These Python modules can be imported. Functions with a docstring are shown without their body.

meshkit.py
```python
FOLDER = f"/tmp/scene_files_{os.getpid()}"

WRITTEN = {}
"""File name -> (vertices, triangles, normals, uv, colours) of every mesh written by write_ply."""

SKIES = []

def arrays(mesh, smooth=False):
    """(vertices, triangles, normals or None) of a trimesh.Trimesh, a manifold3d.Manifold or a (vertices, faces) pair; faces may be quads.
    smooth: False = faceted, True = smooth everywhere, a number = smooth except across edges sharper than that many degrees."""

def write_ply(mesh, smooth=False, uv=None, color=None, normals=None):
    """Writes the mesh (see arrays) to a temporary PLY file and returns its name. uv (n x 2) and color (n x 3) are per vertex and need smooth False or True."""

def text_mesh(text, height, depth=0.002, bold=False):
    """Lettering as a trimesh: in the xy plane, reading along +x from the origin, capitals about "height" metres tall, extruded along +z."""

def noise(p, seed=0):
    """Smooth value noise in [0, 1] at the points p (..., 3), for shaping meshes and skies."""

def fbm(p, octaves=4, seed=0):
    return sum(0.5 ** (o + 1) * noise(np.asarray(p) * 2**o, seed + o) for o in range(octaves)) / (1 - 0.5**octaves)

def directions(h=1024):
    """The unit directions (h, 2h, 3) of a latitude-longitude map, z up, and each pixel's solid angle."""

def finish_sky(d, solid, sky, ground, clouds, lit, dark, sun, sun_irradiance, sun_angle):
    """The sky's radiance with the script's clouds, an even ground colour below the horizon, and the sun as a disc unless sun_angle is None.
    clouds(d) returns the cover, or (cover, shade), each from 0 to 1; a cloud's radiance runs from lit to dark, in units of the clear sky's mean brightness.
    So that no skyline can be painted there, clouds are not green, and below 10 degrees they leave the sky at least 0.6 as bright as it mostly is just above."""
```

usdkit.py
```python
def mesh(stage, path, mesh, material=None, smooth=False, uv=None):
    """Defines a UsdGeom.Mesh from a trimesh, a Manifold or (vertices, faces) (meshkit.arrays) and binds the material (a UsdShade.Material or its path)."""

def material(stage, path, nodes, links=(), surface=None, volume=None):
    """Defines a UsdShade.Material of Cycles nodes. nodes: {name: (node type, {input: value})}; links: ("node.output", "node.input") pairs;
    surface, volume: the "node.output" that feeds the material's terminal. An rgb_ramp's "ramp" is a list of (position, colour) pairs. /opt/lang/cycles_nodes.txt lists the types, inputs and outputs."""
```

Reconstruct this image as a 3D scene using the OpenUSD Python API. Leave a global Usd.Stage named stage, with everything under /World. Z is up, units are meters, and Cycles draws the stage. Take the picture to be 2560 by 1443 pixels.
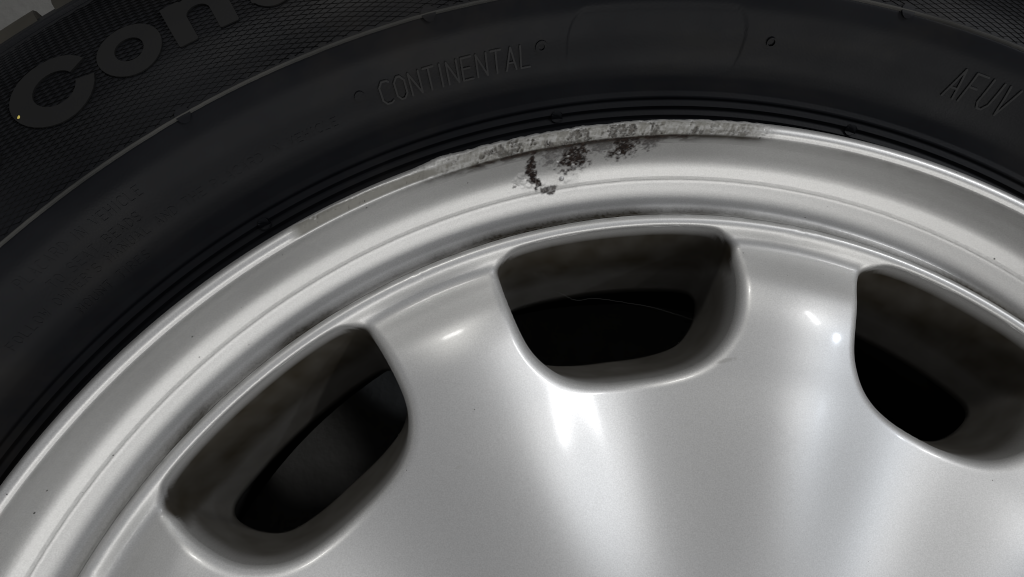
import math, random, numpy as np, trimesh, usdkit, meshkit
from pxr import Usd, UsdGeom, UsdLux, UsdShade, Gf, Sdf, Vt

# ------------------------------------------------------------------ stage, camera, lamps
stage = Usd.Stage.CreateInMemory()
UsdGeom.SetStageUpAxis(stage, UsdGeom.Tokens.z); UsdGeom.SetStageMetersPerUnit(stage, 1.0)
UsdGeom.Xform.Define(stage, '/World'); UsdGeom.Scope.Define(stage, '/World/Looks')
rng = np.random.default_rng(7); random.seed(7)
HUB_Z = 0.205                       # the wheel lies on its side; the outer plane of its rim is this high above the floor

cam = UsdGeom.Camera.Define(stage, '/World/camera')
CE = np.array([-0.07675, 0.13770, 0.20102 + HUB_Z])
CR = np.array([0.99540617, 0.01116815, 0.09508854]); CU = np.array([-0.02395274, 0.99063877, 0.13439158]); CB = np.cross(CR, CU)
M = np.eye(4); M[0, :3], M[1, :3], M[2, :3], M[3, :3] = CR, CU, CB, CE
cam.AddTransformOp().Set(Gf.Matrix4d(*M.ravel().tolist()))
cam.CreateHorizontalApertureAttr(36.0); cam.CreateVerticalApertureAttr(36.0 * 577 / 1024)
cam.CreateFocalLengthAttr(36.0 * 1906.4 / 2560)
cam.CreateClippingRangeAttr(Gf.Vec2f(0.01, 50))
cam.CreateExposureAttr(0.0)

def lamp(name, pos, target, w, h, power, color):
    l = UsdLux.RectLight.Define(stage, '/World/' + name)
    p = np.array(pos, float); z = p - np.array(target, float); z /= np.linalg.norm(z)
    x = np.cross([0, 0, 1.0], z); x = x / np.linalg.norm(x) if np.linalg.norm(x) > 1e-6 else np.array([1.0, 0, 0])
    y = np.cross(z, x); m = np.eye(4); m[0, :3], m[1, :3], m[2, :3], m[3, :3] = x, y, z, p
    l.AddTransformOp().Set(Gf.Matrix4d(*m.ravel().tolist()))
    l.CreateWidthAttr(w); l.CreateHeightAttr(h); l.CreateIntensityAttr(power); l.CreateColorAttr(Gf.Vec3f(*color)); l.CreateNormalizeAttr(False)
    return l
T0 = (0.0, 0.15, HUB_Z)
lamp('lamp', (0.68, -1.33, 0.74), T0, 1.20, 0.50, 3.9, (1.0, 0.99, 0.97))
lamp('lamp_001', (1.30, 0.75, 1.95), T0, 0.50, 0.08, 88.0, (0.985, 0.985, 1.0))
lamp('lamp_002', (-0.55, 1.50, 1.95), T0, 0.45, 0.20, 34.0, (1.0, 0.99, 0.96))
lamp('lamp_003', (1.70, 0.20, 1.62), T0, 0.08, 0.08, 260.0, (0.80, 0.88, 1.0))
dome = UsdLux.DomeLight.Define(stage, '/World/room_light'); dome.CreateIntensityAttr(0.082); dome.CreateColorAttr(Gf.Vec3f(0.94, 0.95, 1.0))

# ------------------------------------------------------------------ naming helpers
used = {}
def numbered(path):
    n = used.get(path, 0); used[path] = n + 1
    return path if n == 0 else f'{path}_{n:03d}'
def tag(prim, **kw):
    for k, v in kw.items():
        if v: prim.SetCustomDataByKey(k, v)
def thing(name, label, category, loc=(0, 0, 0), **kw):
    x = UsdGeom.Xform.Define(stage, numbered('/World/' + name)); x.AddTranslateOp().Set(Gf.Vec3d(*loc))
    tag(x.GetPrim(), label=label, category=category, **kw); return x.GetPath().pathString
def obj(name, mesh, mat, parent='/World', smooth=False, prim=None, **kw):
    m = usdkit.mesh(stage, numbered(f'{parent}/{name}'), mesh, mat, smooth)
    for k, v in (prim or {}).items():
        UsdGeom.PrimvarsAPI(m).CreatePrimvar(k, Sdf.ValueTypeNames.FloatArray, 'vertex').Set(Vt.FloatArray.FromNumpy(np.asarray(v, np.float32)))
    tag(m.GetPrim(), **kw); return m.GetPath().pathString
def grid_faces(n, m, wrap=True):
    """quads of an n x m grid (row-major, m the closed direction)."""
    i, j = np.meshgrid(np.arange(n - 1), np.arange(m if wrap else m - 1), indexing='ij'); j2 = (j + 1) % m
    return np.stack([i * m + j, i * m + j2, (i + 1) * m + j2, (i + 1) * m + j], -1).reshape(-1, 4)
def polar(r, z, a):
    return np.stack([r * np.cos(a), r * np.sin(a), z + 0 * r], -1)
def dense(pts, step):
    pts = np.array(pts, float); out = [pts[0]]
    for p, q in zip(pts[:-1], pts[1:]):
        n = max(1, int(np.ceil(np.linalg.norm(q - p) / step)))
        out += [p + (q - p) * k / n for k in range(1, n + 1)]
    return np.array(out)
def rounded(pts, step, rad):
    """a polyline with its corners softened over about rad metres, sampled every step."""
    d = dense(pts, step); k = max(1, int(rad / step))
    if k > 1:
        w = np.hanning(k + 2)[1:-1]; w /= w.sum(); h = k // 2
        e = np.vstack([np.repeat(d[:1], h, 0), d, np.repeat(d[-1:], k - 1 - h, 0)])
        d = np.stack([np.convolve(e[:, c], w, 'valid') for c in (0, 1)], 1)
    return d
def sstep(a, b, x):
    t = np.clip((x - a) / (b - a), 0, 1); return t * t * (3 - 2 * t)
RAD = math.radians

# ------------------------------------------------------------------ materials
def P(name): return f'/World/Looks/{name}'
def silver(name, coat=0.36, speck=0.10):
    n = {'g': ('geometry', {}), 'tc': ('texture_coordinate', {}),
         'scuff': ('attribute', {'attribute': 'scuff'}), 'rust': ('attribute', {'attribute': 'rust'}), 'dirt_shade': ('attribute', {'attribute': 'dirt_shade'}),
         # fine aluminium flake
         'fl': ('noise_texture', {'scale': 2600.0, 'detail': 2.0}), 'flr': ('rgb_ramp', {'ramp': [(0.3, (0.535, 0.531, 0.516)), (0.7, (0.635, 0.631, 0.615))]}),
         'b': ('bump', {'strength': 0.035, 'distance': 0.0004}),
         # dark specks of grit, each a few tenths of a millimetre
         'v': ('voronoi_texture', {'scale': 330.0, 'randomness': 1.0}), 'vs': ('separate_color', {}),
         'vm': ('math', {'math_type': 'multiply', 'value2': speck}), 'vl': ('math', {'math_type': 'less_than'}),
         'vn': ('noise_texture', {'scale': 38.0, 'detail': 2.0}), 'vg': ('math', {'math_type': 'greater_than', 'value2': 0.49}),
         'vk': ('math', {'math_type': 'multiply'}), 'pw': ('math', {'math_type': 'power', 'value2': 4.0}),
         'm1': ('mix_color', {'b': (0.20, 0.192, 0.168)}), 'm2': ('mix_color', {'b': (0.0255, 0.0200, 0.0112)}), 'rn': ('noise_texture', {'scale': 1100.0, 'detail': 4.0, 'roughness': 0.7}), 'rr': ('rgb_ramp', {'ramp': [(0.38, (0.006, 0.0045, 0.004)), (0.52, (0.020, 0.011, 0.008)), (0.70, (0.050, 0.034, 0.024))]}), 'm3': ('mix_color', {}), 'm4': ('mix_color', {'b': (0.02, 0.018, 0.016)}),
         'd1': ('math', {'math_type': 'maximum'}), 'd2': ('math', {'math_type': 'maximum'}), 'ss': ('math', {'math_type': 'multiply', 'value2': 0.92}), 'd3': ('math', {'math_type': 'maximum'}),
         'met': ('map_range', {'from_min': 0, 'from_max': 1, 'to_min': 0.74, 'to_max': 0.0}),
         'ro': ('map_range', {'from_min': 0, 'from_max': 1, 'to_min': 0.48, 'to_max': 0.78}),
         'co': ('map_range', {'from_min': 0, 'from_max': 1, 'to_min': coat, 'to_max': 0.0}),
         'p': ('principled_bsdf', {'coat_roughness': 0.12, 'specular_ior_level': 0.2})}
    l = [('tc.object', 'fl.vector'), ('fl.fac', 'flr.fac'), ('fl.fac', 'b.height'), ('b.normal', 'p.normal'),
         ('tc.object', 'v.vector'), ('tc.object', 'vn.vector'), ('v.color', 'vs.color'), ('vs.r', 'pw.value1'), ('pw.value', 'vm.value1'), ('v.distance', 'vl.value1'), ('vm.value', 'vl.value2'),
         ('vn.fac', 'vg.value1'), ('vl.value', 'vk.value1'), ('vg.value', 'vk.value2'),
         ('flr.color', 'm1.a'), ('scuff.fac', 'm1.fac'), ('m1.result', 'm2.a'), ('dirt_shade.fac', 'm2.fac'), ('m2.result', 'm3.a'), ('rust.fac', 'm3.fac'), ('tc.object', 'rn.vector'), ('rn.fac', 'rr.fac'), ('rr.color', 'm3.b'), ('m3.result', 'm4.a'), ('vk.value', 'm4.fac'), ('m4.result', 'p.base_color'),
         ('dirt_shade.fac', 'd1.value1'), ('rust.fac', 'd1.value2'), ('scuff.fac', 'ss.value1'), ('ss.value', 'd2.value1'), ('d1.value', 'd2.value2'), ('d2.value', 'd3.value1'), ('vk.value', 'd3.value2'),
         ('d3.value', 'met.value'), ('met.result', 'p.metallic'), ('d3.value', 'ro.value'), ('ro.result', 'p.roughness'), ('d3.value', 'co.value'), ('co.result', 'p.coat_weight')]
    return usdkit.material(stage, P(name), n, l, surface='p.BSDF')
SILVER = silver('silver_paint'); SILVER_FACE = silver('silver_face_paint', speck=0.055)
def rubber(name, lo, hi, rough, bloom=0.5):
    n = {'tc': ('texture_coordinate', {}), 'n1': ('noise_texture', {'scale': 22.0, 'detail': 4.0, 'roughness': 0.6}), 'r1': ('rgb_ramp', {'ramp': [(0.35, lo), (0.68, hi)]}),
         'n3': ('noise_texture', {'scale': 11.0, 'detail': 5.0, 'roughness': 0.65, 'distortion': 0.6}), 'r3': ('rgb_ramp', {'ramp': [(0.50, (0, 0, 0)), (0.72, (bloom, bloom, bloom))]}), 'mx': ('mix_color', {'b': (0.020, 0.0165, 0.0125)}),
         'n2': ('noise_texture', {'scale': 1500.0, 'detail': 2.0}), 'b': ('bump', {'strength': 0.08, 'distance': 0.0004}),
         'rr': ('map_range', {'from_min': 0.3, 'from_max': 0.7, 'to_min': rough - 0.06, 'to_max': rough + 0.08}), 'p': ('principled_bsdf', {'specular_ior_level': 0.13})}
    l = [('tc.object', 'n1.vector'), ('tc.object', 'n2.vector'), ('tc.object', 'n3.vector'), ('n1.fac', 'r1.fac'), ('n3.fac', 'r3.fac'), ('r1.color', 'mx.a'), ('r3.color', 'mx.fac'), ('mx.result', 'p.base_color'), ('n2.fac', 'b.height'), ('b.normal', 'p.normal'), ('n1.fac', 'rr.value'), ('rr.result', 'p.roughness')]
    return usdkit.material(stage, P(name), n, l, surface='p.BSDF')
RUBBER = rubber('tyre_rubber', (0.0028, 0.0032, 0.0045), (0.0060, 0.0064, 0.0078), 0.46)
RUBBER_LETTER = rubber('letter_rubber', (0.0075, 0.0075, 0.0075), (0.0110, 0.0108, 0.0105), 0.58)
RUBBER_WORN = rubber('worn_letter_rubber', (0.022, 0.022, 0.0225), (0.036, 0.0355, 0.035), 0.5)
RUBBER_RIB = rubber('rib_rubber', (0.03, 0.03, 0.028), (0.07, 0.068, 0.062), 0.5)  # pale worn rubber, with the light the rib catches painted in
RUBBER_DUSTY = rubber('tread_rubber', (0.02, 0.019, 0.016), (0.05, 0.045, 0.035), 0.75)
def plain(name, color, rough, metallic=0.0):
    return usdkit.material(stage, P(name), {'p': ('principled_bsdf', {'base_color': color, 'roughness': rough, 'metallic': metallic})}, [], surface='p.BSDF')
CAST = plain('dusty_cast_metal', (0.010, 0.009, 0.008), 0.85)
STEEL = plain('dull_steel', (0.30, 0.30, 0.30), 0.4, 1.0)
WEB = plain('cobweb_silk', (0.05, 0.05, 0.046), 0.7)
YELLOW = plain('yellow_flake', (0.65, 0.52, 0.10), 0.6)
FLOOR = usdkit.material(stage, P('concrete'), {'tc': ('texture_coordinate', {}), 'n': ('noise_texture', {'scale': 14.0, 'detail': 8.0, 'roughness': 0.65}),
    'r': ('rgb_ramp', {'ramp': [(0.3, (0.085, 0.083, 0.076)), (0.7, (0.14, 0.137, 0.127))]}), 'n2': ('noise_texture', {'scale': 240.0, 'detail': 4.0}), 'b': ('bump', {'strength': 0.4, 'distance': 0.002}),
    'p': ('principled_bsdf', {'roughness': 0.8})}, [('tc.object', 'n.vector'), ('tc.object', 'n2.vector'), ('n.fac', 'r.fac'), ('r.color', 'p.base_color'), ('n2.fac', 'b.height'), ('b.normal', 'p.normal')], surface='p.BSDF')

# ------------------------------------------------------------------ floor
g = np.linspace(-2.5, 2.5, 41); X, Y = np.meshgrid(g, g, indexing='ij')
fl = np.stack([X, Y, 0.0006 * (meshkit.noise(np.stack([X * 3, Y * 3, 0 * X], -1)) - 1)], -1).reshape(-1, 3)
obj('floor', (fl, grid_faces(41, 41, False)[:, ::-1]), FLOOR, smooth=True, kind='structure')

wheel = thing('car_wheel', 'silver alloy car wheel with scraped rim edge and black tyre lying on concrete floor', 'wheel', (0, 0, HUB_Z))

# ------------------------------------------------------------------ rim barrel: lip, slope, step and gutter, with the kerb damage
prof = np.vstack([
    rounded([(.2040, -.0200), (.2128, -.0130), (.2140, -.0060), (.21505, -.0014), (.21490, .0003), (.2139, .0020), (.2127, .0027), (.2114, .0025), (.2103, .0011)], .00018, .0022),
    rounded([(.21030, .0010), (.20985, -.0006), (.2094, -.0050), (.2080, -.0105), (.2066, -.0136), (.2030, -.0174)], .00030, .0060),
    rounded([(.20285, -.01765), (.20255, -.0183), (.2015, -.0191), (.1988, -.0212), (.1960, -.0232), (.1938, -.0228), (.1922, -.0196)], .00030, .0030),
    dense([(.1916, -.0215), (.1905, -.0600)], .006)])
A = np.radians(np.concatenate([np.arange(40, 178, 0.055), np.arange(178, 400, 0.75)]))
n, m = len(prof), len(A)
r = np.repeat(prof[:, :1], m, 1); z = np.repeat(prof[:, 1:], m, 1); a = np.repeat(A[None], n, 0); ad = np.degrees(a)
arc = a * 0.21                                                     # metres along the rim
sidx = np.repeat(np.arange(n)[:, None], m, 1)
lip = sstep(.2098, .2103, r) * (z > -.0016)                        # the flat nose of the lip
def fb(sx, sy, seed, oct=4, slant=0.0):
    return meshkit.fbm(np.stack([(arc + slant * (r - .21)) / sx, (r - .2 + 0.6 * z) / sy, 0 * r + seed], -1), oct, seed)
def fb3(sc, seed, oct=4): return meshkit.fbm(np.stack([r * np.cos(a), r * np.sin(a), z], -1) / sc + 3.1 * seed, oct, seed)
dz = np.zeros_like(r); dr = np.zeros_like(r)
heavy = sstep(85.2, 88, ad) * sstep(115.5, 108.5, ad + 3.0 * (meshkit.fbm(np.stack([arc / .0015, r / .0008, z * 0], -1), 4, 77) - .5)); light = sstep(109.5, 113.5, ad) * sstep(123.6, 122.2, ad)
core = sstep(90.5, 92.5, ad) * sstep(111.5, 109, ad)
n1 = .5 * fb3(.0024, 3, 3) + .5 * fb(.0032, .0035, 4, 3, 0.4); n2 = .40 * fb(.0006, .0022, 5, 4, 0.5) + .25 * fb(.0040, .0006, 6, 4, 0.3) + .35 * fb3(.0007, 7); n3 = fb(.0007, .0007, 9)
across = sstep(.2106, .2113, r)                                     # the scrape leaves the lip's inner edge alone in places
edge_w = 0.0012 * meshkit.fbm(np.stack([arc / .004, 0 * r, 0 * r + 4], -1), 3, 21)
outer_ok = sstep(.2146, .2136, r + edge_w - .0005)
sc_h = heavy * lip * outer_ok * sstep(.30, .40, n1 + .25 * core + .06)
sc_l = light * lip * sstep(.2105, .2110, r) * sstep(.2135, .2128, r + .0007 * (fb(.006, 1, 12) - .5) - .00016 * (ad - 116)) * sstep(.22, .34, fb(.003, .003, 17) + 0.12 * sstep(121.5, 118, ad))
scuff = np.clip(sc_h * (0.55 + 0.45 * sstep(.35, .65, n2)) + 0.95 * sc_l, 0, 1)
gouge = heavy * lip * (0.3 + 0.7 * core) * outer_ok * sstep(.495, .55, .28 * n2 + .72 * n1) * (.45 + .55 * sstep(.44, .52, n2))            # dark torn patches in the scrape
crack = heavy * lip * sstep(.017, .004, np.abs(n3 - .5)) * sstep(.48, .6, n1)
pits = light * lip * sc_l * sstep(.62, .70, n2)
dz -= 0.00030 * scuff * (0.3 + n2) + 0.00045 * gouge + 0.0003 * crack
# burr pushed outwards and upwards where the rim hit the kerb
bump = np.exp(-((ad - 111.2) / 1.3) ** 2) + .6 * np.exp(-((ad - 108.0) / 1.0) ** 2)
dr += lip * bump * (0.0007 * sstep(.2115, .2145, r) + .0004 * (n3 - .5)); dz += lip * bump * .0005 * (n1 - .35)
dr += lip * heavy * .0006 * (fb(.0016, 1, 31) - .5) * sstep(.2135, .2148, r)
# corrosion that has crept under the paint on the slope below the lip: (angle, radius, half width in degrees, half height in m, amount)
rust = np.zeros_like(r); blister = np.zeros_like(r)
spots = [(100.9, .2085, 1.25, .0022, 1.0), (101.6, .2095, .7, .0013, .8), (97.1, .2093, 1.15, .0017, 1.0), (95.0, .2098, .75, .0010, .8), (98.9, .2096, .9, .0008, .7), (102.9, .2093, .7, .0012, .7),
         (104.5, .2088, .42, .0018, 1.0), (104.25, .2067, .36, .0017, 1.0), (103.9, .2048, .30, .0014, 1.0), (103.3, .2030, .42, .0008, .85), (102.6, .2034, .45, .0007, .8), (102.8, .2022, .35, .0006, .9), (105.9, .2053, .18, .0003, .5), (101.75, .2050, .16, .0003, .6)]
wob1 = fb(.0012, .0012, 41, 5) - .5; wob2 = fb(.0012, .0012, 43, 5) - .5; fine = fb(.0007, .0007, 47)
for sa, sr, wa, wr, am in spots:
    q = np.hypot((ad - sa) / wa + 1.7 * wob1, (r - sr) / wr + 1.7 * wob2)
    rust = np.maximum(rust, am * sstep(1.30, .55, q) * (0.70 + 0.30 * sstep(.28, .46, fine)))
stain = np.zeros_like(r)
for sa, sr, wa, wr, am in spots[:10] + [(103.3, .2075, 1.6, .004, .5), (101.6, .2065, 1.0, .003, .6)]:
    q = np.hypot((ad - sa) / (wa * 1.5) + wob1, (r - sr) / (wr * 1.6) + wob2); stain = np.maximum(stain, .55 * am * sstep(1.25, .3, q))
below = (r < .2102)
rust *= below; stain *= below
bub = [(105.55, .2068, .0016), (105.2, .2075, .0012), (105.0, .2056, .0012), (105.5, .2058, .0008), (104.6, .2048, .0009), (103.3, .2090, .0010), (102.8, .2078, .0009), (102.2, .2085, .0008), (101.9, .2050, .0007), (101.6, .2062, .0006),
       (101.05, .2078, .0006), (100.2, .2083, .0007), (97.3, .2087, .0006), (95.6, .2094, .0006), (103.9, .2060, .0007), (103.4, .2046, .0008), (103.0, .2040, .0007), (101.5, .2041, .0008), (101.2, .2044, .0005), (99.3, .2093, .0007), (97.8, .2095, .0005)]
for sa, sr, w in bub:
    zz = np.interp(sr, prof[::-1][:, 0], prof[::-1][:, 1])
    q = np.sqrt(((ad - sa) * RAD(1) * .208) ** 2 + (r - sr) ** 2 + (np.where(below, z, 1) - np.interp(sr, [.203, .2066, .2080, .2094, .2099], [-.0174, -.0136, -.0105, -.005, -.001])) ** 2) / w
    blister += np.where(below, np.clip(1 - (q + 1.2 * wob1) ** 2, 0, 1), 0) * w * .13
nr, nz = -.70, .70
for sa, sr, w in [(100.95, .2076, .00065), (97.3, .2086, .0006), (95.7, .2093, .0005), (102.3, .2084, .0006), (101.85, .2050, .0007), (101.5, .2090, .0005)]:
    zc = np.interp(sr, [.203, .2066, .2080, .2094, .2099], [-.0174, -.0136, -.0105, -.005, -.001])
    q = np.sqrt(((ad - sa) * RAD(1) * .208) ** 2 + (r - sr) ** 2 + (z - zc) ** 2) / w
    ring = np.where(below, np.clip(1 - q ** 2, 0, 1), 0); blister += ring * w * .55; rust *= 1 - sstep(.10, .35, ring)
dr += nr * blister; dz += nz * blister
rust = np.where(blister > .00030, rust * .6, rust)
dr += nr * .00025 * rust * (fine - .5); dz += nz * .00025 * rust * (fine - .5)
# grime in the crease under the lip, and brake dust plus painted shade in the gutter
crease = np.exp(-((r - .2101) / .00048) ** 2) * (z < .0012) * (z > -.004)
gut = sstep(.1985, .1932, r) * (z < -.019)
dirt_shade = np.clip(.55 * crease * (0.4 + heavy + .5 * fb3(.003, 61)) + gut * (.30 + .62 * sstep(.34, .60, fb3(.035, 71))) + .10 * gut ** 2 * sstep(.50, .62, fb3(.0008, 73)), 0, 1)
dirt_shade = np.maximum(dirt_shade, .35 * stain); rust = np.maximum(rust, np.clip(.85 * gouge * (.6 + .4 * n3), 0, 1) * .75); rust = np.maximum(rust, .8 * crack); rust = np.maximum(rust, .5 * pits)
rust = np.maximum(rust, crease * core * .9 * sstep(.35, .55, fb3(.0022, 81)))
# the paint line at the step is slightly ragged
stp = np.exp(-((r - .20285) / .00022) ** 2) * (z < -.016); dz += stp * .00012 * (fb(.0012, 1, 91) - .5)
V = polar(r + dr, z + dz, a).reshape(-1, 3)
rim = obj('rim', (V, grid_faces(n, m)[:, ::-1]), SILVER, wheel, smooth=True, prim={'scuff': scuff.ravel(), 'rust': rust.ravel(), 'dirt_shade': dirt_shade.ravel()}, label='silver rim lip with grey kerb scrape and rust spots under it')

# ------------------------------------------------------------------ wheel face: ten spokes between ten tapering openings
HOLE0 = 133.65                                                      # degrees; the openings repeat every 36
R_IN, R_OUT = .128, .1922
half = [(.1433, 0), (.1437, 3.0), (.1453, 5.9), (.1481, 8.1), (.1520, 9.65), (.1578, 10.9), (.1650, 11.45), (.1730, 11.6), (.1805, 11.5), (.1848, 11.05), (.1871, 10.2), (.1882, 8.9), (.1885, 6), (.1885, 3), (.1885, 0)]
half_k = [(.1500, 0), (.1502, 3.0), (.1512, 5.6), (.1530, 7.9), (.1558, 9.6), (.1600, 10.7), (.1640, 11.3), (.1675, 11.5), (.1703, 11.4), (.1722, 10.8), (.1731, 9.7), (.1733, 7.5), (.1733, 5.0), (.1733, 2.5), (.1733, 0)]
def outline(hp, shrink=0.0):
    h = np.array(hp); p = np.vstack([h, (h * [1, -1])[-2:0:-1]])
    xy = np.stack([p[:, 0] * np.radians(p[:, 1]), p[:, 0]], 1)      # x along the arc, y the radius
    xy = np.vstack([xy, xy[:1]])
    from scipy.interpolate import splprep, splev
    tck, _ = splprep(xy.T, s=0, per=True, u=np.linspace(0, 1, len(xy))); return np.array(splev(np.linspace(0, 1, 1201), tck)).T[:-1]
mouth = outline(half); back = outline(half_k)
CEN = np.array([0, .166])
def ray_hit(poly, ang):
    v = poly - CEN; t = np.unwrap(np.arctan2(v[:, 1], v[:, 0])); rho = np.hypot(*v.T)
    if t[-1] < t[0]: t, rho = t[::-1], rho[::-1]
    t3 = np.concatenate([t - 2 * np.pi, t, t + 2 * np.pi]); r3 = np.concatenate([rho] * 3)
    return CEN + np.interp(ang, t3, r3)[:, None] * np.stack([np.cos(ang), np.sin(ang)], 1)
# the cell around one opening, in (angle, radius): its border points, anticlockwise from the lower right
nb, ns = 64, 96
rs = np.linspace(R_IN, R_OUT, ns + 1); as_ = np.linspace(-18, 18, nb + 1)
border = np.concatenate([np.stack([as_[:-1], np.full(nb, R_IN)], 1), np.stack([np.full(ns, 18.0), rs[:-1]], 1), np.stack([as_[:0:-1], np.full(nb, R_OUT)], 1), np.stack([np.full(ns, -18.0), rs[:0:-1]], 1)])
bxy = np.stack([border[:, 1] * np.radians(border[:, 0]), border[:, 1]], 1)
ang = np.unwrap(np.arctan2(bxy[:, 1] - CEN[1], bxy[:, 0] - CEN[0]))
m0 = ray_hit(mouth, ang)
from scipy.spatial import cKDTree
_, hit = cKDTree(mouth).query(m0); hs = np.unwrap(hit * 2 * np.pi / len(mouth)) / (2 * np.pi) * len(mouth)
kw_ = np.hanning(9); kw_ /= kw_.sum(); turn = hs[-1] - hs[0] + (hs[1] - hs[0]); span = np.sign(turn) * len(mouth)
hp = np.concatenate([hs[-4:] - span, hs, hs[:4] + span]); hs = np.convolve(hp, kw_, 'valid')
k0 = np.stack([np.interp(np.mod(hs, len(back)), np.arange(len(back) + 1), np.append(back[:, c_], back[0, c_])) for c_ in (0, 1)], 1)
def surf(rr, phi):
    """height of the face, before the openings; phi in degrees from the middle of an opening."""
    w = np.cos(np.radians(10 * phi))                                # 1 at an opening, -1 on a spoke
    sp = (1 - w) / 2
    z0 = np.interp(rr, KR, KZ)
    return z0 + sp * np.interp(rr, KR, KA)
kn = np.array([  # radius, height below an opening, extra height of a spoke
    (.000, -.0130, 0), (.045, -.0130, 0), (.060, -.0134, .0002), (.075, -.0142, .0012), (.088, -.0156, .0030), (.100, -.0170, .0048), (.112, -.0184, .0064), (.122, -.0194, .0074), (.132, -.0202, .0080), (.142, -.0208, .0082), (.152, -.0213, .0089), (.162, -.0217, .0094), (.171, -.0220, .0080), (.179, -.0224, .0036), (.184, -.0224, .0004), (.1868, -.0208, 0), (.1880, -.0194, 0), (.1892, -.0183, 0), (.1904, -.0180, 0), (.1914, -.0185, 0), (.1922, -.0200, 0)])
from scipy.interpolate import PchipInterpolator
KR = np.linspace(0, R_OUT, 1500); KZ = PchipInterpolator(kn[:, 0], kn[:, 1])(KR); KA = PchipInterpolator(kn[:, 0], kn[:, 2])(KR)
def soft(y, k):
    w = np.hanning(k + 2)[1:-1]; w /= w.sum(); return np.convolve(np.pad(y, k // 2, 'edge'), w, 'valid')
b1, b2 = sstep(.182, .170, KR), sstep(.1905, .1835, KR)
KZ = np.where(b1 > 0, b1 * soft(KZ, 61) + (1 - b1) * soft(KZ, 31), b2 * soft(KZ, 31) + (1 - b2) * soft(KZ, 13)); KA = np.where(b1 > 0, b1 * soft(KA, 61) + (1 - b1) * soft(KA, 31), soft(KA, 31))
from scipy.spatial import cKDTree
tree = cKDTree(mouth); rf_at = np.where(mouth[:, 1] > .1855, .0009, .0034) ; kf = np.hanning(91); kf /= kf.sum(); rf_at = np.convolve(np.concatenate([rf_at[-45:], rf_at, rf_at[:45]]), kf, 'valid')
NU = 46; u = np.linspace(0, 1, NU) ** 1.7
top = m0[None] + (bxy - m0)[None] * u[:, None, None]                # (NU, nbp, 2)
dist, near = tree.query(top.reshape(-1, 2)); Rf = rf_at[near]; dd = np.clip(Rf - dist, 0, None)
drop = (Rf - np.sqrt(np.maximum(Rf ** 2 - dd ** 2, 0))).reshape(NU, -1)
rr = top[..., 1]; ph = np.degrees(top[..., 0] / top[..., 1])
zt = surf(rr, ph) - drop
lev = np.linspace(0, 1, 15)[1:]
zb = -.056
wall = m0[None] + (k0 - m0)[None] * (lev[:, None, None] ** 1.15)
zw = zt[0][None] + (zb - zt[0])[None] * lev[:, None]
bk = k0[None] + (np.stack([np.clip(bxy[:, 0], -.04, .04), np.clip(bxy[:, 1], .14, .185)], 1) - k0)[None] * np.array([.0, .25, .6, 1])[:, None, None]
P2 = np.concatenate([top[::-1], wall, bk[1:]]); Z2 = np.concatenate([zt[::-1], zw, np.full((3, len(bxy)), zb - .0005)])
rows, cols = Z2.shape
PH2 = P2[..., 0] / P2[..., 1]; R2 = P2[..., 1]
Fc = grid_faces(rows, cols)
Vs, Fs, Ds = [], [], []
outer_w = sstep(.166, .181, R2 + 0 * Z2)
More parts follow.
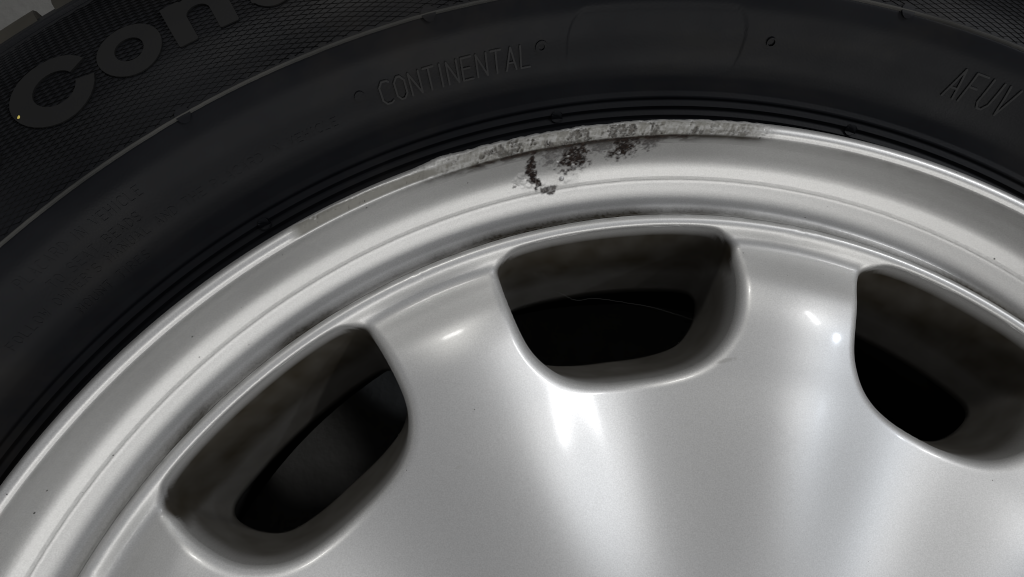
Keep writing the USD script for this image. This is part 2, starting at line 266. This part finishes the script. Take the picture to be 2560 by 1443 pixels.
# brake dust with shade painted in: thin on the rolled edge of an opening, thick on its walls, thickest on the outer wall
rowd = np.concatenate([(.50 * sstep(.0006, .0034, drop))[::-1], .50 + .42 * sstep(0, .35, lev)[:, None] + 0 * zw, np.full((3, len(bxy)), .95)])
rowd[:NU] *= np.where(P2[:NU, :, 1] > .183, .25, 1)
depth_d = np.maximum(rowd, outer_w * sstep(-.0210, -.0240, Z2))                                    # dust and painted shade deep inside the openings
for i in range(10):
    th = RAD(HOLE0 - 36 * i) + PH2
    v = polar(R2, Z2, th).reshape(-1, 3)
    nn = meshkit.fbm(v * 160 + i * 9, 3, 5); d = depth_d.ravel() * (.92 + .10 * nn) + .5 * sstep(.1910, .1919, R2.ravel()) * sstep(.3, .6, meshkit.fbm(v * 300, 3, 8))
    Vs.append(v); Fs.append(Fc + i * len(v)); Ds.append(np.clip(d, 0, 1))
# the plain dish inside the spokes
thc = np.concatenate([np.radians(HOLE0 - 36 * i + as_[:-1]) for i in range(9, -1, -1)])
ri = np.linspace(.038, R_IN, 70); RR, TT = np.meshgrid(ri, thc, indexing='ij')
v = polar(RR, surf(RR, np.degrees(TT) - HOLE0), TT).reshape(-1, 3); off = sum(len(x) for x in Vs)
Vs.append(v); Fs.append(grid_faces(len(ri), len(thc)) + off); Ds.append(np.zeros(len(v)))
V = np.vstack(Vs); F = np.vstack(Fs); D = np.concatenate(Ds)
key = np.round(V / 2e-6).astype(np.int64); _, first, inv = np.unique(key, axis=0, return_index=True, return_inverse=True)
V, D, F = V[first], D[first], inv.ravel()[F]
F = np.vstack([F[:, [0, 1, 2]], F[:, [0, 2, 3]]]); F = F[(F[:, 0] != F[:, 1]) & (F[:, 1] != F[:, 2]) & (F[:, 0] != F[:, 2])]
nz_ = np.cross(V[F[:, 1]] - V[F[:, 0]], V[F[:, 2]] - V[F[:, 0]])
c = V[F].mean(1); flip = np.median(nz_[(c[:, 2] > -.0215) & (np.hypot(c[:, 0], c[:, 1]) < .15)][:, 2]) < 0
if flip: F = F[:, ::-1]
FA, FRr = np.degrees(np.arctan2(V[:, 1], V[:, 0])), np.hypot(V[:, 0], V[:, 1])
SC = np.zeros(len(V))
for sa, sr, wa, wr, sl_ in ((87.4, .1480, .0024, .0007, .35), (86.4, .1487, .0005, .0005, 0), (68.1, .1462, .0006, .0014, 0), (121.0, .137, .0008, .0006, 0)):
    x_ = (FA - sa) * RAD(1) * sr; y_ = FRr - sr + sl_ * x_; SC = np.maximum(SC,   .36 * sstep(1.2, .6, np.hypot(x_ / wa, y_ / wr)))
face = obj('wheel_face', (V, F), SILVER_FACE, wheel, smooth=True, prim={'dirt_shade': D, 'scuff': SC, 'rust': 0 * D}, label='smooth silver wheel face with ten rounded openings')
# hub: cap and five bolts in their pockets, all below the picture
cap = trimesh.creation.revolve(np.array([(0, -.008), (.020, -.0085), (.030, -.0095), (.0365, -.012), (.0375, -.016), (.0375, -.03), (0, -.03)])[::-1], sections=72)
obj('centre_cap', cap, SILVER, wheel, smooth=35)
for i in range(5):
    t = RAD(18 + 72 * i); b = trimesh.creation.cylinder(.0105, .012, sections=6); b.apply_translation((.056 * math.cos(t), .056 * math.sin(t), -.0085))
    obj('wheel_bolt', b, STEEL, wheel)
# the inner barrel behind the face
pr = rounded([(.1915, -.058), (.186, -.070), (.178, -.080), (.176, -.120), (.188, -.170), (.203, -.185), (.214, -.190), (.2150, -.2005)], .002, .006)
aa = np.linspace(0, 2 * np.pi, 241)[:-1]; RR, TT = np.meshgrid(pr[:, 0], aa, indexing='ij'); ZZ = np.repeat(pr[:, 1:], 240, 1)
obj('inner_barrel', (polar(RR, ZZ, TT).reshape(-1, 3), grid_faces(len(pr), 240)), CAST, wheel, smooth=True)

# ------------------------------------------------------------------ tyre
tp = [rounded([(.2105, -.030), (.2135, -.016), (.2158, -.0118), (.2185, -.0112), (.2196, -.0106)], .0006, .002),
      rounded([(.2199, -.0098), (.2216, -.0096), (.2219, -.0091)], .0003, .0006),
      rounded([(.2221, -.0084), (.2240, -.0080), (.2243, -.0072), (.2249, -.0068)], .0003, .0006),
      rounded([(.2256, -.0069), (.2300, -.0046), (.2345, .0008), (.2385, .0062), (.2430, .0112), (.2470, .0139), (.2478, .0141)], .0008, .006),
      dense([(.2480, .0141), (.2487, .0141)], .0003),
      rounded([(.2490, .0141), (.2560, .0144), (.2630, .0136), (.2720, .0110), (.2820, .0064), (.2920, .0002), (.2985, -.0050), (.3000, -.0062)], .0010, .008),
      rounded([(.3005, -.0072), (.3012, -.0073), (.3018, -.0068), (.3060, -.0110), (.3085, -.0150), (.3098, -.0220), (.3110, -.0330), (.3120, -.0600)], .0010, .002)]
tp = np.vstack(tp)
mir = np.array([(.3120, -.13), (.3110, -.155), (.306, -.175), (.290, -.192), (.265, -.2035), (.250, -.2045), (.236, -.196), (.225, -.186), (.2150, -.1835)])
tp = np.vstack([tp, rounded(mir, .003, .012)])
TA = np.radians(np.concatenate([np.arange(40, 178, .1), np.arange(178, 400, .8)]))
RR, TT = np.meshgrid(tp[:, 0], TA, indexing='ij'); ZZ = np.repeat(tp[:, 1:], len(TA), 1)
# the mould's sunken plate, its lower edge fading out
pa = np.degrees(TT); qa = np.clip(np.abs(pa - 94.5) - 4.6, 0, None) * RAD(1) * .238; qr = np.clip(np.abs(RR - .2362) - .0010, 0, None)
plate = sstep(.0066, .0061, np.hypot(qa, qr)) * sstep(.230, .236, RR) * (ZZ > -.02)
NX = (TT * 0)
ZZ = ZZ - .00028 * plate
ZZ = ZZ + .0003 * (meshkit.fbm(np.stack([TT * .25 / .03, RR / .02, 0 * RR], -1), 3, 3) - .5) * (ZZ > -.02) * sstep(.226, .231, RR)
tyre = obj('tyre', (polar(RR, ZZ, TT).reshape(-1, 3), grid_faces(len(tp), len(TA))[:, ::-1]), RUBBER, wheel, smooth=True, label='black rubber tyre with moulded lettering')
o = np.argsort(tp[:len(tp) - 60, 0]); front = tp[(tp[:, 1] > -.05)]; o = np.argsort(front[:, 0]); FR, FZ = front[o, 0], front[o, 1]
def tz(r): return np.interp(r, FR, FZ)
def tslope(r): return np.arctan2(tz(r + .001) - tz(r - .001), .002)

def on_tyre(x, y, h, th0, r0):
    """bends flat lettering (x right, y towards the tread, h proud) on to the sidewall."""
    s0 = math.cos(tslope(r0 + .005)) if True else 1
    r = r0 + y * np.cos(np.arctan2(tz(r0 + .006) - tz(r0), .006)); th = RAD(th0) - x / r0
    sl = tslope(r)
    return polar(r - h * np.sin(sl), tz(r) + h * np.cos(sl), th)
def dense_flat(poly_mesh, edge):
    v, f = trimesh.remesh.subdivide_to_size(poly_mesh.vertices, poly_mesh.faces, edge); return v, f
# bold raised letters in the cross-hatched band
from shapely.geometry import Polygon, LineString, Point, box
from shapely.ops import unary_union
from shapely import affinity
def big(ch):
    if ch == 'C':
        w = Point(0, 0).buffer(.0098, 48).difference(Point(.0006, 0).buffer(.0050, 40)); s = affinity.scale(w, 1.02, 1.0)
        s = s.difference(Polygon([(.0018, 0), (.02, .0085), (.02, -.0060)])); return affinity.translate(s, .0100, .0085), .0205
    if ch == 'o':
        s = Point(0, 0).buffer(.0076, 48).difference(Point(0, 0).buffer(.0034, 32)); return affinity.translate(s, .0078, .0068), .0172
    if ch == 'n':
        s = box(0, 0, .0047, .0136).union(Point(.0076, .0062).buffer(.0074, 40).intersection(box(.0047, .0062, .02, .02))).union(box(.0103, 0, .0150, .0064))
        s = s.difference(Point(.0075, .0068).buffer(.0029).union(box(.0047, -.001, .0103, .0068)).intersection(box(.0047, -.001, .0103, .02))); return s.buffer(-.0004).buffer(.0004), .0170
    if ch == 't':
        s = box(.0020, .003, .0066, .0175).union(box(0, .0098, .0098, .0134)).union(Point(.0070, .0050).buffer(.0050).difference(box(.0066, .0034, .02, .02)).intersection(box(.0020, -.001, .0100, .0060))); return s.buffer(.0003), .0116
    return box(0, 0, .0047, .0136).union(box(0, .0155, .0047, .0190)), .0070
def raised(shape, th0, r0, h, mat, name, parent, edge=.0012):
    shape = shape.simplify(.00006)
    ms = trimesh.util.concatenate([trimesh.creation.extrude_polygon(gm, 1.0, engine='earcut') for gm in getattr(shape, 'geoms', [shape])])
    v = ms.vertices.copy(); lowz = v[:, 2] < .5; v[:, 2] = np.where(lowz, -.0004, h)
    v, f = trimesh.remesh.subdivide_to_size(v, ms.faces, edge, max_iter=12)
    return obj(name, (on_tyre(v[:, 0], v[:, 1], v[:, 2], th0, r0), f[:, ::-1]), mat, parent, smooth=30)
x = 0.0; TH_C, R_C = 131.85, .2640
BIG = 1.08
for ch in 'Conti':
    s, adv = big(ch); s = affinity.scale(s, BIG, BIG, origin=(0, 0)); adv *= BIG
    raised(s, TH_C - math.degrees(x / R_C), R_C, .00055, RUBBER_LETTER, 'letter', tyre); x += adv + .0006
raised(box(-.03, 0, 0, .0075).union(Point(-.002, .0035).buffer(.0042)), 133.9, .2635, .00045, RUBBER_LETTER, 'raised_panel', tyre)
# thin-stroke letters
ST = {'A': [[(0, 0), (.3, 1), (.6, 0)], [(.11, .33), (.49, .33)]], 'B': [[(0, 0), (0, 1), (.4, 1), (.55, .88), (.55, .66), (.42, .53), (0, .53)], [(.42, .53), (.6, .4), (.6, .14), (.45, 0), (0, 0)]],
      'C': [[(.6, .93), (.48, 1), (.2, 1), (0, .8), (0, .2), (.2, 0), (.48, 0), (.6, .07)]], 'D': [[(0, 0), (0, 1), (.35, 1), (.6, .75), (.6, .25), (.35, 0), (0, 0)]], 'E': [[(.6, 1), (0, 1), (0, 0), (.6, 0)], [(0, .52), (.45, .52)]],
      'F': [[(.6, 1), (0, 1), (0, 0)], [(0, .52), (.45, .52)]], 'H': [[(0, 0), (0, 1)], [(.6, 0), (.6, 1)], [(0, .5), (.6, .5)]], 'I': [[(.1, 0), (.1, 1)]], 'K': [[(0, 0), (0, 1)], [(.6, 1), (0, .45), (.6, 0)]], 'L': [[(0, 1), (0, 0), (.55, 0)]],
      'M': [[(0, 0), (0, 1), (.3, .4), (.6, 1), (.6, 0)]], 'N': [[(0, 0), (0, 1), (.6, 0), (.6, 1)]], 'O': [[(.2, 0), (0, .2), (0, .8), (.2, 1), (.4, 1), (.6, .8), (.6, .2), (.4, 0), (.2, 0)]], 'P': [[(0, 0), (0, 1), (.42, 1), (.6, .87), (.6, .62), (.42, .5), (0, .5)]],
      'R': [[(0, 0), (0, 1), (.42, 1), (.6, .87), (.6, .62), (.42, .5), (0, .5)], [(.3, .5), (.6, 0)]], 'S': [[(.58, .9), (.45, 1), (.15, 1), (0, .87), (0, .65), (.15, .53), (.45, .47), (.6, .35), (.6, .13), (.45, 0), (.15, 0), (0, .1)]],
      'T': [[(0, 1), (.6, 1)], [(.3, 1), (.3, 0)]], 'U': [[(0, 1), (0, .2), (.18, 0), (.42, 0), (.6, .2), (.6, 1)]], 'V': [[(0, 1), (.3, 0), (.6, 1)]], 'W': [[(0, 1), (.15, 0), (.3, .7), (.45, 0), (.6, 1)]], 'X': [[(0, 0), (.6, 1)], [(0, 1), (.6, 0)]], 'Y': [[(0, 1), (.3, .5), (.6, 1)], [(.3, .5), (.3, 0)]],
      "'": [[(.1, 1), (.1, .8)]]}
def strokes(ch, H, w, x0, squeeze=1.0):
    return unary_union([LineString([(x0 + px * H * squeeze, py * H) for px, py in s]).buffer(w / 2, quad_segs=2) for s in ST[ch]])
def text_line(text, th_end, r0, H, w, h, name, each, squeeze=1.0, gap=.25, from_end=False):
    adv = lambda c: (.2 if c in "I'" else .4 if c == ' ' else .6) * H * squeeze + gap * H
    total = sum(adv(c) for c in text); x = -total if from_end else 0.0; shapes = []
    for c in text:
        if c != ' ':
            s = strokes(c, H, w, x, squeeze)
            if each: raised(s, th_end, r0, h, RUBBER_WORN, name, tyre, .0025)
            else: shapes.append(s)
        x += adv(c)
    if shapes: raised(unary_union(shapes), th_end, r0, h, RUBBER, name, tyre, .003)
text_line('CONTINENTAL', 113.45, .2342, .0066, .00050, .00042, 'letter', True, squeeze=.70, gap=.202)
text_line('AFUV', 73.45, .2350, .0088, .00055, .00040, 'letter', True, squeeze=.62, gap=.20)
text_line("FOLLOW OWNER'S MANUAL AND THE PLACARD IN VEHICLE", 116.55, .2338, .0026, .00030, .00013, 'small_lettering', False, squeeze=.85, gap=.34, from_end=True)
text_line("PLACARD IN VEHICLE", 128.9, .2398, .0026, .00030, .00013, 'small_lettering', False, squeeze=.85, gap=.34, from_end=True)
text_line("TO SEAT BEADS", 130.0, .2364, .0026, .00030, .00013, 'small_lettering', False, squeeze=.85, gap=.34, from_end=True)
text_line("MOUNT TIRES", 131.3, .2302, .0026, .00030, .00013, 'small_lettering', False, squeeze=.85, gap=.34, from_end=True)
# vent pips and marks
def disc(th, r, rad, h, name, hole=0.0):
    s = Point(0, 0).buffer(rad, 12)
    if hole: s = s.difference(Point(0, 0).buffer(hole, 10))
    raised(affinity.translate(s, 0, 0), th, r, h, RUBBER, name, tyre, .002)
for k in range(-3, 8): disc(109.2 - 15.35 * k + 15.35, .2484, .0019, .00075, 'vent_pip')
disc(114.8, .2372, .0014, .00035, 'vent_pip'); disc(102.4, .2374, .0017, .0004, 'mould_ring', .0009); disc(86.5, .2374, .0013, .0006, 'mould_ring', .0010)
for th in (124.4, 101.6, 78.4, 55.4): disc(th, .2218, .0017, .0006, 'vent_pip')
rb = np.array([(.24775, .0139), (.24795, .0146), (.24815, .01495), (.24845, .01490), (.2487, .0138)]); RR, TT = np.meshgrid(rb[:, 0], TA, indexing='ij'); ZZ = np.repeat(rb[:, 1:], len(TA), 1)
obj('sidewall_rib', (polar(RR + .00008 * (meshkit.fbm(np.stack([TT * 160, 0 * TT, 0 * TT], -1), 2, 4) - .5), ZZ, TT).reshape(-1, 3), grid_faces(len(rb), len(TA))[:, ::-1]), RUBBER_RIB, tyre, smooth=True)
# cross-hatched band: two families of fine raised lines
def hatch():
    Vs, Fs = [], []; k = 64; off = 0
    t = np.linspace(0, 1, k)
    for sgn, sweep, st in ((1, 33.0, .90), (-1, 36.0, .98)):
        for a0 in np.arange(20, 198, st):
            rr = .2494 + (.2980 - .2494) * t; th = a0 + sgn * sweep * (t - .5)
            ca = RAD(1) * th; zz = tz(rr); w = .00014 / math.cos(math.atan2(sweep * RAD(1) * .27, .0486)) / rr
            base = len(Vs) * 0
            v = np.concatenate([polar(rr, zz - .0002, ca - w), polar(rr, zz + .00020, ca), polar(rr, zz - .0002, ca + w)])
            i = np.arange(k - 1); q = np.vstack([np.stack([i, i + 1, k + i + 1, k + i], 1), np.stack([k + i, k + i + 1, 2 * k + i + 1, 2 * k + i], 1)])
            Vs.append(v); Fs.append(q + off); off += len(v)
    return np.vstack(Vs), np.vstack(Fs)
obj('cross_hatching', hatch(), RUBBER_LETTER, tyre, smooth=False, kind='stuff')
# tread blocks round the shoulder
bp_ = rounded([(.3035, -.0090), (.3075, -.0108), (.3118, -.0150), (.3148, -.0205), (.3165, -.0300), (.3172, -.0560)], .0022, .003)
pitch = 360 / 66
for k in range(66):
    c0 = 127.95 + pitch * k; a0, a1 = RAD(c0 + .55), RAD(c0 + pitch - .50); na = 10
    aa = np.linspace(a0, a1, na); inner_ = bp_ - [.006, .004]
    ring = np.vstack([bp_, inner_[::-1]]); nr_ = len(ring)
    v = np.concatenate([polar(ring[:, 0], ring[:, 1], np.full(nr_, q)) for q in aa])
    f = [(i * nr_ + j, i * nr_ + (j + 1) % nr_, (i + 1) * nr_ + (j + 1) % nr_, (i + 1) * nr_ + j) for i in range(na - 1) for j in range(nr_)]
    h = len(bp_)
    for e, rev in ((0, False), (na - 1, True)):
        for j in range(h - 1):
            q = (e * nr_ + j, e * nr_ + j + 1, e * nr_ + nr_ - 2 - j, e * nr_ + nr_ - 1 - j); f.append(q[::-1] if not rev else q)
    obj('tread_block', (v, np.array(f)), RUBBER_DUSTY, tyre, smooth=40)

# ------------------------------------------------------------------ the small loose things
def tube(pts, rad, k=5):
    pts = np.array(pts, float); Vt_ = []
    for i, p in enumerate(pts):
        d = pts[min(i + 1, len(pts) - 1)] - pts[max(i - 1, 0)]; d /= np.linalg.norm(d); x = np.cross(d, [0, 0, 1.0]); x /= np.linalg.norm(x); y = np.cross(d, x)
        t = np.arange(k) * 2 * np.pi / k; Vt_.append(p + rad * (np.cos(t)[:, None] * x + np.sin(t)[:, None] * y))
    return np.vstack(Vt_), grid_faces(len(pts), k)
cw = [(.1745, 103.6, -.036), (.1733, 102.9, -.035), (.1705, 101.6, -.035), (.1700, 99.5, -.0352), (.1678, 96.5, -.035), (.1655, 93.2, -.0352), (.1616, 88.4, -.036)]
pts = np.array([polar(np.float64(r_), np.float64(z_ + HUB_Z), np.float64(RAD(t_))) for r_, t_, z_ in cw])
from scipy.interpolate import make_interp_spline
sp = make_interp_spline(np.linspace(0, 1, len(pts)), pts, 2)(np.linspace(0, 1, 60)) + rng.normal(0, .00008, (60, 3))
obj('cobweb_strand', tube(sp, .00003), WEB, label='single pale cobweb strand stretched across the middle wheel opening', category='cobweb')
fk = trimesh.creation.icosphere(2, .0005); fk.vertices = fk.vertices * [1.0, .55, .35] * (0.8 + .4 * meshkit.noise(fk.vertices * 2500)[:, None])
fk.apply_transform(trimesh.transformations.rotation_matrix(RAD(70), [0, 0, 1])); q = polar(np.float64(.2715), np.float64(tz(.2715) + .0007 + HUB_Z), np.float64(RAD(131.6))); fk.apply_translation(q)
obj('flake', fk, YELLOW, label='tiny yellow flake stuck on the big raised letter of the tyre', category='flake')
